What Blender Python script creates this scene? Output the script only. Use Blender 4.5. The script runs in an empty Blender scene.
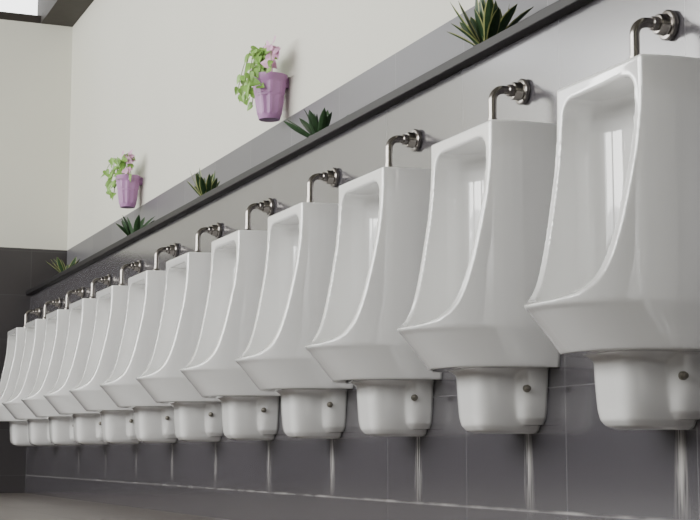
import bpy, bmesh, math, random
from mathutils import Vector, Matrix
random.seed(7)
D=1.985; CH=0.277; Y0=2.882; S=0.70; YE=10.96; XU=0.26; ZT=3.47; ZL=1.425

# ---------------- helpers ----------------
def link(o): bpy.context.scene.collection.objects.link(o); return o
def mesh_obj(name, verts, faces, mats=(), smooth=False, midx=None):
    me=bpy.data.meshes.new(name); me.from_pydata([tuple(v) for v in verts],[],faces)
    for m in mats: me.materials.append(m)
    if midx: 
        for p,i in zip(me.polygons,midx): p.material_index=i
    if smooth:
        for p in me.polygons: p.use_smooth=True
    me.update()
    return link(bpy.data.objects.new(name,me))
class MB:
    def __init__(s): s.v=[]; s.f=[]; s.m=[]
    def add(s,v,f,m=0):
        o=len(s.v); s.v+= [tuple(x) for x in v]; s.f+=[tuple(i+o for i in q) for q in f]; s.m+=[m]*len(f)
    def box(s,a,b,m=0):
        x0,y0,z0=a; x1,y1,z1=b
        v=[(x0,y0,z0),(x1,y0,z0),(x1,y1,z0),(x0,y1,z0),(x0,y0,z1),(x1,y0,z1),(x1,y1,z1),(x0,y1,z1)]
        s.add(v,[(0,3,2,1),(4,5,6,7),(0,1,5,4),(1,2,6,5),(2,3,7,6),(3,0,4,7)],m)
    def loft(s,rings,m=0,cap=True):
        n=len(rings[0]); v=[p for r in rings for p in r]; f=[]
        for k in range(len(rings)-1):
            for i in range(n):
                j=(i+1)%n; f.append((k*n+i,k*n+j,(k+1)*n+j,(k+1)*n+i))
        if cap:
            f.append(tuple(reversed(range(n)))); f.append(tuple((len(rings)-1)*n+i for i in range(n)))
        s.add(v,f,m)
    def tube(s,path,r,seg=12,m=0):
        rings=[]; up=Vector((0.13,0.97,0.2)).normalized()
        for i,p in enumerate(path):
            p=Vector(p); a=Vector(path[max(i-1,0)]); b=Vector(path[min(i+1,len(path)-1)])
            t=(b-a).normalized(); u=t.cross(up).normalized(); w=t.cross(u)
            rr=r[i] if isinstance(r,(list,tuple)) else r
            rings.append([p+u*rr*math.cos(q*2*math.pi/seg)+w*rr*math.sin(q*2*math.pi/seg) for q in range(seg)])
        s.loft(rings,m)
    def lathe(s,org,axis,prof,seg=24,m=0):
        org=Vector(org); axis=Vector(axis).normalized()
        u=axis.orthogonal().normalized(); w=axis.cross(u)
        s.loft([[org+axis*h+(u*math.cos(q*2*math.pi/seg)+w*math.sin(q*2*math.pi/seg))*r for q in range(seg)] for r,h in prof],m)
    def obj(s,name,mats,smooth=False):
        o=mesh_obj(name,s.v,s.f,mats,smooth,s.m)
        bm=bmesh.new(); bm.from_mesh(o.data); bmesh.ops.recalc_face_normals(bm,faces=bm.faces); bm.to_mesh(o.data); bm.free()
        return o
def auto_smooth(o,ang=35):
    bm=bmesh.new(); bm.from_mesh(o.data)
    for f in bm.faces: f.smooth=True
    for e in bm.edges:
        if len(e.link_faces)==2 and e.calc_face_angle(0)>math.radians(ang): e.smooth=False
    bm.to_mesh(o.data); bm.free()

# ---------------- materials ----------------
def mat(name,col,rough=0.5,metal=0,coat=0,noise=0,nscale=5,bump=0):
    m=bpy.data.materials.new(name); m.use_nodes=True; nt=m.node_tree; b=nt.nodes['Principled BSDF']
    b.inputs['Base Color'].default_value=(*col,1); b.inputs['Roughness'].default_value=rough
    b.inputs['Metallic'].default_value=metal; b.inputs['Coat Weight'].default_value=coat
    tc=nt.nodes.new('ShaderNodeTexCoord'); nz=nt.nodes.new('ShaderNodeTexNoise'); nz.inputs['Scale'].default_value=nscale
    nz.inputs['Detail'].default_value=4
    nt.links.new(tc.outputs['Object'],nz.inputs['Vector'])
    if noise:
        mx=nt.nodes.new('ShaderNodeMix'); mx.data_type='RGBA'
        mx.inputs[6].default_value=(*[c*(1-noise) for c in col],1); mx.inputs[7].default_value=(*[min(1,c*(1+noise)) for c in col],1)
        nt.links.new(nz.outputs['Fac'],mx.inputs[0]); nt.links.new(mx.outputs[2],b.inputs['Base Color'])
    if bump:
        bp=nt.nodes.new('ShaderNodeBump'); bp.inputs['Strength'].default_value=bump; bp.inputs['Distance'].default_value=0.01
        nt.links.new(nz.outputs['Fac'],bp.inputs['Height']); nt.links.new(bp.outputs[0],b.inputs['Normal'])
    return m
def tile_mat(name,c1,c2,grout,axis,ou,oz,tw,th,rough=0.3,stain=False,mortar=0.0016,horiz=False,coat=0.0):
    m=bpy.data.materials.new(name); m.use_nodes=True; nt=m.node_tree; N=nt.nodes; L=nt.links; b=N['Principled BSDF']
    b.inputs['Coat Weight'].default_value=coat; b.inputs['Coat Roughness'].default_value=rough*0.7
    def math_(op,a,b2=None,c=None,clamp=False):
        n=N.new('ShaderNodeMath'); n.operation=op; n.use_clamp=clamp
        for i,x in enumerate((a,b2,c)):
            if x is None: continue
            if isinstance(x,(int,float)): n.inputs[i].default_value=x
            else: L.new(x,n.inputs[i])
        return n.outputs[0]
    tc=N.new('ShaderNodeTexCoord'); sp=N.new('ShaderNodeSeparateXYZ'); L.new(tc.outputs['Object'],sp.inputs[0])
    U=sp.outputs[axis]; V=sp.outputs['Y' if horiz else 'Z']
    cb=N.new('ShaderNodeCombineXYZ'); L.new(math_('SUBTRACT',U,ou),cb.inputs[0]); L.new(math_('SUBTRACT',V,oz),cb.inputs[1])
    br=N.new('ShaderNodeTexBrick'); br.offset=0; br.squash=1
    br.inputs['Scale'].default_value=1; br.inputs['Brick Width'].default_value=tw; br.inputs['Row Height'].default_value=th
    br.inputs['Mortar Size'].default_value=mortar; br.inputs['Mortar Smooth'].default_value=0.1
    br.inputs['Color1'].default_value=(*c1,1); br.inputs['Color2'].default_value=(*c2,1); br.inputs['Mortar'].default_value=(*grout,1)
    L.new(cb.outputs[0],br.inputs['Vector'])
    nz=N.new('ShaderNodeTexNoise'); nz.inputs['Scale'].default_value=1.6; nz.inputs['Detail'].default_value=2
    L.new(tc.outputs['Object'],nz.inputs['Vector'])
    mx=N.new('ShaderNodeMix'); mx.data_type='RGBA'; mx.blend_type='MULTIPLY'; mx.inputs[0].default_value=1
    L.new(br.outputs['Color'],mx.inputs[6])
    rp=N.new('ShaderNodeMapRange'); rp.inputs[3].default_value=0.92; rp.inputs[4].default_value=1.08; L.new(nz.outputs['Fac'],rp.inputs[0])
    L.new(rp.outputs[0],mx.inputs[7]); col=mx.outputs[2]
    b.inputs['Roughness'].default_value=rough
    if stain:
        t=math_('DIVIDE',math_('SUBTRACT',U,Y0-S*0.5),S)
        cell=math_('FLOOR',t); fr=math_('MULTIPLY',math_('SUBTRACT',math_('FRACT',t),0.5),S)
        nv=N.new('ShaderNodeCombineXYZ'); L.new(math_('MULTIPLY',U,110),nv.inputs[0]); L.new(math_('MULTIPLY',V,6),nv.inputs[1])
        n2=N.new('ShaderNodeTexNoise'); n2.inputs['Scale'].default_value=1; n2.inputs['Detail'].default_value=3; L.new(nv.outputs[0],n2.inputs['Vector'])
        wn=N.new('ShaderNodeTexWhiteNoise'); wn.noise_dimensions='1D'; L.new(math_('ADD',cell,0.37),wn.inputs['W'])
        wid=math_('ADD',math_('MULTIPLY',math_('SUBTRACT',0.36,V),0.08),0.020)
        side=math_('SUBTRACT',1,math_('DIVIDE',math_('ABSOLUTE',math_('ADD',fr,math_('MULTIPLY',math_('SUBTRACT',wn.outputs['Value'],0.5),0.03))),wid),clamp=True)
        n2m=N.new('ShaderNodeMapRange'); n2m.inputs[1].default_value=0.38; n2m.inputs[2].default_value=0.58; L.new(n2.outputs['Fac'],n2m.inputs[0])
        zt=N.new('ShaderNodeMapRange'); zt.inputs[1].default_value=0.10; zt.inputs[2].default_value=0.24; L.new(V,zt.inputs[0])
        zc=N.new('ShaderNodeMapRange'); zc.inputs[1].default_value=0.42; zc.inputs[2].default_value=0.36; L.new(V,zc.inputs[0])
        far=N.new('ShaderNodeMapRange'); far.inputs[1].default_value=5; far.inputs[2].default_value=8; far.inputs[3].default_value=1; far.inputs[4].default_value=0.35; L.new(U,far.inputs[0])
        s1=math_('MULTIPLY',math_('MULTIPLY',side,n2m.outputs[0]),math_('MULTIPLY',zt.outputs[0],zc.outputs[0]))
        s1=math_('MULTIPLY',math_('MULTIPLY',s1,far.outputs[0]),0.95)
        dz=math_('SUBTRACT',1,math_('DIVIDE',math_('ABSOLUTE',math_('SUBTRACT',V,0.127)),0.006),clamp=True)
        n3=N.new('ShaderNodeTexNoise'); n3.inputs['Scale'].default_value=7; n3.inputs['Detail'].default_value=5; L.new(tc.outputs['Object'],n3.inputs['Vector'])
        n3m=N.new('ShaderNodeMapRange'); n3m.inputs[1].default_value=0.36; n3m.inputs[2].default_value=0.66; L.new(n3.outputs['Fac'],n3m.inputs[0])
        s2=math_('MULTIPLY',math_('MULTIPLY',dz,n3m.outputs[0]),0.6)
        st=math_('MAXIMUM',s1,s2,clamp=True)
        m2=N.new('ShaderNodeMix'); m2.data_type='RGBA'; L.new(st,m2.inputs[0]); L.new(col,m2.inputs[6]); m2.inputs[7].default_value=(0.6,0.58,0.56,1)
        col=m2.outputs[2]
    L.new(col,b.inputs['Base Color'])
    bp=N.new('ShaderNodeBump'); bp.inputs['Strength'].default_value=0.3; bp.inputs['Distance'].default_value=0.002; bp.invert=True
    L.new(br.outputs['Fac'],bp.inputs['Height']); L.new(bp.outputs[0],b.inputs['Normal'])
    return m
M_tile=tile_mat('grey_wall_tile',(0.070,0.066,0.076),(0.080,0.075,0.086),(0.15,0.145,0.155),'Y',3.938-0.567*10,0.125-0.325*3,0.567,0.325,0.22,stain=True,coat=1.0)
M_tile.node_tree.nodes['Principled BSDF'].inputs['Coat IOR'].default_value=1.9
M_tileU=tile_mat('grey_wall_tile_upper',(0.125,0.123,0.135),(0.15,0.147,0.160),(0.22,0.22,0.22),'Y',5.01-0.567*12,1.44-0.34*6,0.567,0.34,0.4,coat=0.3)
M_tileE=tile_mat('dark_end_tile',(0.045,0.040,0.042),(0.052,0.047,0.050),(0.075,0.075,0.075),'X',0.0-0.567*12,0.125-0.325*3,0.567,0.325,0.35)
M_floor=tile_mat('floor_tile',(0.11,0.096,0.088),(0.122,0.107,0.099),(0.065,0.058,0.053),'X',-6,-3,0.3,0.3,0.45,horiz=True,mortar=0.003)
M_white=mat('cream_plaster',(0.72,0.715,0.635),0.75,noise=0.03,nscale=2)
M_cer=mat('white_ceramic',(0.86,0.86,0.85),0.06,coat=1.0)
M_cer.node_tree.nodes['Principled BSDF'].inputs['Coat Roughness'].default_value=0.03
M_cer.node_tree.nodes['Principled BSDF'].inputs['Coat IOR'].default_value=1.8
M_black=mat('black_granite',(0.006,0.005,0.006),0.5,noise=0.3,nscale=80)
M_steel=mat('brushed_steel',(0.32,0.30,0.28),0.24,metal=1)
M_bolt=mat('dull_bolt',(0.3,0.28,0.24),0.4,metal=1)
M_wood=mat('dark_timber',(0.03,0.024,0.02),0.7,noise=0.3,nscale=15)
M_roof=mat('roof_sheet',(0.2,0.19,0.175),0.7)
M_lgreen=mat('snake_leaf',(0.03,0.07,0.027),0.45,noise=0.5,nscale=60)
M_yel=mat('snake_leaf_edge',(0.34,0.36,0.13),0.45)
M_vine=mat('vine_leaf',(0.22,0.42,0.08),0.45,noise=0.35,nscale=30)
M_stem=mat('vine_stem',(0.22,0.32,0.1),0.5)
M_pink=mat('pink_leaf',(0.72,0.42,0.60),0.5,noise=0.2,nscale=30)
M_pot=mat('purple_pot',(0.42,0.21,0.42),0.4,noise=0.08,nscale=20)
M_blackpot=mat('small_planter',(0.03,0.03,0.03),0.6)
M_soil=mat('soil',(0.05,0.035,0.025),0.9,noise=0.4,nscale=40)

# ---------------- room ----------------
YB=-2.5; XL=-4.6
b=MB(); b.box((0,YB,0),(XU+0.15,YE,ZL),0); b.obj('wall_right',[M_tile])
b=MB()
b.box((XU,YB,ZL),(XU+0.15,YE,1.77),0)
b.box((XU,YB,1.77),(XU+0.15,YE,ZT),1)
b.obj('wall_right_upper',[M_tileU,M_white])
b=MB()
b.box((XL,YE,0),(XU+0.15,YE+0.15,1.77),0)
b.box((XL,YE,1.77),(XU+0.15,YE+0.15,ZT),1)
b.obj('wall_end',[M_tileE,M_white])
b=MB(); b.box((XL-0.15,YB,0),(XL,YE,1.45),0)
b.box((XL-0.15,YB,1.45),(XL,0.6,3.98),2)  # unseen solid section, added to block light and darken the near urinal sides
y=2.6
while y<YE:
    b.box((XL-0.15,y,1.45),(XL,y+.35,3.98),1); y+=2.2  # unseen posts, added to split the opening into strips for ceramic highlights
b.obj('wall_left',[M_tileE,M_wood,M_white])
b=MB(); b.box((XL-0.15,YB-0.15,0),(XU+0.15,YB,1.77),0); b.box((XL-0.15,YB-0.15,1.77),(XU+0.15,YB,3.98),1); b.obj('wall_back',[M_tileE,M_white])
b=MB(); b.box((XL-0.15,YB-0.15,-0.12),(XU+0.15,YE+0.15,0),0); b.obj('floor',[M_floor])
b=MB(); b.box((XL-0.6,YB-0.6,3.98),(XU+0.9,YE+0.25,4.06),0); b.obj('ceiling',[M_roof])
b=MB()
b.box((0.02,YB,ZT),(XU+0.15,YE+0.15,ZT+0.51),0)
b.obj('trim_1',[M_wood])
b=MB()
b.box((XL,YE,ZT),(0.02,YE+0.15,ZT+0.06),0)
for x in (-1.4,-2.9,-4.4): b.box((x-0.05,YE+0.02,ZT+0.06),(x+0.05,YE+0.13,3.98),0)
b.obj('trim_2',[M_wood])
b=MB(); b.box((-0.035,YB,ZL),(XU,YE,ZL+0.030),0)
o=b.obj('shelf_ledge',[M_black])
bv=o.modifiers.new('bev','BEVEL'); bv.width=0.003; bv.segments=2

# ---------------- urinal body ----------------
def hw(d,a,w,n=2.4):
    t=min(max(d/a,0),1); return w*(1-t**n)**(1/n)
def U(a,w,z,n=2.4,N=40,back=0.0):
    pts=[]
    for i in range(N+1):
        ph=-math.pi/2+math.pi*i/N
        c=max(math.cos(ph),0)**(2/n); s_=math.copysign(abs(math.sin(ph))**(2/n),math.sin(ph))
        pts.append((-a*c if 0<i<N else back,w*s_,z))
    return pts
def tmp(rings,name):
    m=MB(); m.loft(rings); return m.obj(name,[])
outer=[(.500,.266,.186),(.55,.310,.193),(.590,.346,.199),(.600,.358,.2005),(.608,.361,.201),(1.143,.361,.201)]
oo=tmp([U(a,w,z) for z,a,w in outer],'t_outer')
ctrl=[(.192,1.16),(.192,1.09),(.195,1.02),(.204,.94),(.219,.86),(.234,.79),(.248,.735),(.263,.69),(.281,.655),(.305,.630),(.332,.615),(.362,.607),(.45,.602)]
def cr(P,n=6):
    out=[]
    for i in range(len(P)-1):
        p0=P[max(i-1,0)];p1=P[i];p2=P[i+1];p3=P[min(i+2,len(P)-1)]
        for k in range(n):
            t=k/n
            out.append(tuple(0.5*((2*p1[j])+(-p0[j]+p2[j])*t+(2*p0[j]-5*p1[j]+4*p2[j]-p3[j])*t*t+(-p0[j]+3*p1[j]-3*p2[j]+p3[j])*t**3) for j in range(len(p1))))
    out.append(P[-1]); return out
prof=[(.192,1.3)]+cr(ctrl)+[(.6,.602),(.6,1.3)]
m=MB(); m.loft([[(-d,y,z) for d,z in prof] for y in (-.4,.4)]); ca=m.obj('t_ca',[])
def cav(sc,z,N=28):
    pts=[]
    a,w=.332,.178; c=.15; wc=hw(c,a,w)
    side=[]
    for i in range(N+1):
        t=math.sin(math.pi/2*i/N); d=c+(a-c)*t; side.append((d,hw(d,a,w)))
    bk=[]
    for i in range(1,N+1):
        ph=math.pi/2*i/N; cc=math.cos(ph)**(2/2.6) if i<N else 0; ss=math.sin(ph)**(2/2.6)
        bk.append((c-.10*ss,wc*cc))
    half=list(reversed(side))+bk
    full=half+[(d,-y) for d,y in reversed(half[1:-1])]
    return [(-(.17+(d-.17)*sc),y*sc,z) for d,y in full]
ctab=[(.526,.35),(.533,.55),(.547,.75),(.565,.88),(.587,.965),(.61,1),(.9,1),(1.04,.99),(1.07,.965),(1.088,.92),(1.100,.84),(1.106,.7)]
cb_=tmp([cav(s,z) for z,s in ctab],'t_cb')
for c in (ca,cb_):
    md=oo.modifiers.new('b','BOOLEAN'); md.operation='DIFFERENCE'; md.object=c; md.solver='EXACT'
dg=bpy.context.evaluated_depsgraph_get()
me=bpy.data.meshes.new_from_object(oo.evaluated_get(dg))
bm=bmesh.new(); bm.from_mesh(me)
def addtmp(rings):
    o=tmp(rings,'t_x'); bm.from_mesh(o.data); bpy.data.objects.remove(o)
tr=[(.52,.184,.090),(.48,.183,.089),(.42,.180,.087),(.375,.177,.084),(.352,.172,.080),(.338,.160,.072),(.330,.138,.056)]
addtmp([U(a,w,z,n=5) for z,a,w in reversed(tr)])
tb=[(.515,.085,.130),(.47,.082,.126),(.40,.079,.119),(.37,.075,.112),(.352,.062,.096)]
addtmp([U(a,w,z,n=5) for z,a,w in reversed(tb)])
addtmp([U(a,w,z,n=4) for z,a,w in [(.480,.184,.092),(.487,.188,.098),(.495,.198,.112),(.510,.225,.140)]])
me2=bpy.data.meshes.new('urinal_raw'); bm.to_mesh(me2); bm.free()
ro=link(bpy.data.objects.new('t_raw',me2))
r=ro.modifiers.new('r','REMESH'); r.mode='VOXEL'; r.voxel_size=0.0035
s_=ro.modifiers.new('s','SMOOTH'); s_.factor=0.5; s_.iterations=6
dg=bpy.context.evaluated_depsgraph_get()
BODY=bpy.data.meshes.new_from_object(ro.evaluated_get(dg)); BODY.name='urinal_body'
for v in BODY.vertices:
    if v.co.x>-0.006: v.co.x=-0.001
BODY.materials.clear(); BODY.materials.append(M_cer)
for p in BODY.polygons: p.use_smooth=True; p.material_index=0
for o in (oo,ca,cb_,ro): bpy.data.objects.remove(o)

# flush pipe
b=MB(); zf=1.268; yf=-.022; px=-.100
b.lathe((-.001,yf,zf),(-1,0,0),[(.031,0),(.035,.002),(.036,.005),(.036,.012),(.033,.015),(.026,.016),(.0245,.019),(.0245,.034),(.022,.038),(.0150,.039)],32)
R=.034; path=[(-.036,yf,zf)]; cx=px+R
for i in range(13):
    a=math.pi/2*i/12; path.append((cx-R*math.sin(a),yf,zf-R+R*math.cos(a)))
path.append((px,yf,1.15))
b.tube(path,.0118,16)
b.lathe((px,yf,1.137),(0,0,1),[(.025,0),(.025,.006),(.020,.010),(.0185,.012),(.0185,.028),(.016,.032),(.0135,.034),(.0135,.047)],20)
b.lathe((-.040,yf,zf),(-1,0,0),[(.0165,0),(.0165,.012),(.013,.015)],18)
o=b.obj('flush_pipe',[M_steel]); auto_smooth(o); PIPE=o.data; bpy.data.objects.remove(o)
b=MB()
for sy in (-1,1):
    b.lathe((-.062,sy*.116,.447),(0,sy,0),[(.010,0),(.010,.008),(.007,.010),(.007,.016),(.004,.018)],10)
o=b.obj('side_bolts',[M_bolt]); auto_smooth(o); BOLT=o.data; bpy.data.objects.remove(o)
for n in range(-1,12):  # nearest one is out of view, added for its reflection and shading
    e=bpy.data.objects.new('urinal',None); e.location=(0,Y0+S*n,0); e.empty_display_size=.1; link(e)
    for nm,mm in (('body',BODY),('flush_pipe',PIPE),('side_bolts',BOLT)):
        c=bpy.data.objects.new(nm,mm); link(c); c.parent=e

# ---------------- plants ----------------
def leaf_strip(mb,base,dirv,length,width,bend,mi,medge=None,seg=8,twist=0):
    base=Vector(base); d=Vector(dirv).normalized(); side=d.cross(Vector((0,0,1)))
    if side.length<.05: side=Vector((0,1,0))
    side.normalize(); side=Matrix.Rotation(twist,3,d)@side
    p=base.copy(); rows=[]
    for i in range(seg+1):
        t=i/seg; w=width*(0.55+0.9*t)*(1-t**3.2) if i<seg else 0.0006
        nrm=side.cross(d).normalized()
        rows.append([p-side*w,p-side*w*.78-nrm*w*.12,p-nrm*w*.25,p+side*w*.78-nrm*w*.12,p+side*w])
        p=p+d*(length/seg); d=(Matrix.Rotation(bend/seg,3,side)@d).normalized()
    v=[Vector((min(q.x,XU-.012),q.y,q.z)) for r in rows for q in r]
    e=mi if medge is None else medge
    for j in range(4):
        f=[(k*5+j,k*5+j+1,(k+1)*5+j+1,(k+1)*5+j) for k in range(seg)]
        mb.add(v,f,e if j in (0,3) else mi)
def snake(x,y,scale,edge,nl,flat=1.1):
    b=MB(); zb=ZL+0.030
    b.lathe((x,y,zb),(0,0,1),[(.036,0),(.044,.05),(.048,.052),(.048,.060),(.043,.060),(.041,.050)],20,2)
    b.lathe((x,y,zb+.048),(0,0,1),[(.041,0),(.03,.006),(.004,.008)],16,3)
    for i in range(nl):
        az=2*math.pi*i/nl*1.62+random.uniform(-.3,.3); tilt=random.uniform(.15,flat)
        dv=(math.cos(az)*math.sin(tilt),math.sin(az)*math.sin(tilt),math.cos(tilt))
        ln=scale*random.uniform(.75,1.15)
        if dv[0]>0 and x+ln*dv[0]*1.25>XU-.02: ln=(XU-.02-x)/(dv[0]*1.25)
        leaf_strip(b,(x+.012*math.cos(az),y+.012*math.sin(az),zb+.045),dv,ln,scale*.125,random.uniform(-.6,.3),0,1 if edge else None,twist=random.uniform(-.8,.8))
    o=b.obj('snake_plant',[M_lgreen,M_yel,M_blackpot,M_soil]); auto_smooth(o,60); return o
snake(.11,3.98,.17,True,30,1.2)
snake(.11,5.40,.145,False,16,1.1)
snake(.11,6.93,.15,True,22,1.1)
snake(.11,8.36,.16,False,13,.8)
snake(.11,10.28,.155,True,15,1.0)

def heart(mb,base,nrm,tip,size,mi):
    nrm=Vector(nrm).normalized(); tip=Vector(tip); tip=(tip-nrm*tip.dot(nrm)).normalized(); sd=nrm.cross(tip)
    out=[(0,0),(.22,-.16),(.42,-.10),(.5,.12),(.44,.38),(.28,.66),(.1,.9),(0,1.05)]
    b=Vector(base)
    cen=[(0,t) for t in (0,.05,.1,.25,.45,.7,.92,1.05)]
    for s in (-1,1):
        v=[b+(sd*(s*u)+tip*w-nrm*(abs(u)*-.25+w*w*.18))*size for u,w in out]+[b+(tip*w-nrm*(w*w*.18))*size for u,w in cen]
        mb.add(v,[(i,i+1,i+9,i+8) for i in range(7)],mi)
def hanging(y,z,sc,seed):
    b=MB(); x=XU-.085; H=.20*sc; r0=.050*sc; r1=.078*sc
    n=40
    def ring(rr,zz,rib=0):
        return [(x+(rr+rib*(1 if i%4<2 else -1))*math.cos(2*math.pi*i/n),y+(rr+rib*(1 if i%4<2 else -1))*math.sin(2*math.pi*i/n),zz) for i in range(n)]
    z0=z-H/2
    rings=[ring(r0*.94,z0),ring(r0,z0+.01)]
    for t in (.1,.12,.5,.52,.56,.58,.8): rings.append(ring(r0+(r1-r0)*t,z0+H*t,.0028 if t not in(.1,.52,.56) else 0))
    rings+= [ring(r0+(r1-r0)*.84,z0+H*.84),ring(r1*1.0,z0+H*.88),ring(r1*1.04,z0+H),ring(r1*.98,z0+H),ring(r1*.94,z0+H*.92),ring(.01,z0+H*.92)]
    b.loft(rings,0)
    b.lathe((x,y,z0+H*.915),(0,0,1),[(r1*.93,0),(r1*.5,.008),(.004,.012)],20,4)
    b.box((x+r1*.9,y-.02,z0+H*.75),(XU,y+.02,z0+H*.98),0)
    top=Vector((x,y,z0+H))
    R_=random.Random(seed)
    for k in range(15):
        az=R_.uniform(0,2*math.pi); out=R_.uniform(.05,.13)*sc; up=R_.uniform(.04,.13)*sc; droop=R_.uniform(-.10,.05)*sc
        if k<8: az=math.pi/2+R_.uniform(-.2,.9); out=R_.uniform(.10,.24)*sc; droop=R_.uniform(-.13,.04)*sc
        dx=-abs(math.cos(az)) if math.cos(az)>0 else math.cos(az)
        P=[top+Vector((0,0,-.01)),top+Vector((dx*out*.35,math.sin(az)*out*.35,up*.8)),top+Vector((dx*out*.8,math.sin(az)*out*.8,up)),top+Vector((dx*out*1.1,math.sin(az)*out*1.1,up*.4+droop))]
        P=[Vector(q) for q in cr([tuple(q) for q in P],5)]
        b.tube(P,.0020*sc,5,2)
        for q in P[5::4]+[P[-1]]:
            nd=Vector((-.75+R_.uniform(-.4,.3),-.6+R_.uniform(-.5,.5),.3+R_.uniform(-.4,.5)))
            td=Vector((R_.uniform(-.5,.3),R_.uniform(-.8,.8),-.5+R_.uniform(-.5,.5)))
            heart(b,q,nd,td,R_.uniform(.03,.048)*sc,1)
    for k in range(14):
        q=top+Vector((-.02+R_.uniform(-.03,.02),-.08*sc+R_.uniform(-.03,.025),R_.uniform(-.01,.14)*sc))
        nd=Vector((-.7,-.6+R_.uniform(-.6,.6),.2)); td=Vector((R_.uniform(-.3,.3),R_.uniform(-.7,.5),.6+R_.uniform(-1.1,.3)))
        heart(b,q,nd,td,R_.uniform(.03,.05)*sc,3)
        if k%3==0: b.tube([top+Vector((0,-.03,-.01)),(top+q)/2+Vector((0,-.01,0)),q],.0015,5,3)
    o=b.obj('hanging_potted_plant',[M_pot,M_vine,M_stem,M_pink,M_soil]); auto_smooth(o,30); return o
hanging(6.20,1.855,1.0,11)
hanging(8.79,1.85,.95,23)

# ---------------- light ----------------
w=bpy.data.worlds.new('World'); bpy.context.scene.world=w; w.use_nodes=True
bg=w.node_tree.nodes['Background']; bg.inputs[0].default_value=(.97,.985,.98,1); bg.inputs[1].default_value=4.0
al=bpy.data.lights.new('daylight_opening','AREA'); al.shape='RECTANGLE'; al.size=10; al.size_y=2.2; al.energy=520; al.color=(1,.985,.95)
ao=link(bpy.data.objects.new('daylight_opening',al)); ao.location=(XL-.6,6.0,2.8)
ao.rotation_euler=(math.radians(90),0,math.radians(-90))

# ---------------- camera ----------------
cam=bpy.data.cameras.new('camera'); co=link(bpy.data.objects.new('camera',cam)); bpy.context.scene.camera=co
cam.sensor_width=36; cam.sensor_fit='HORIZONTAL'; cam.lens=1500/700*36
co.location=(-D,0,CH)
al_=math.radians(22.35); th=math.radians(7.37)
F=Vector((math.sin(al_)*math.cos(th),math.cos(al_)*math.cos(th),math.sin(th)))
co.rotation_euler=F.to_track_quat('-Z','Y').to_euler()
cam.clip_start=.05
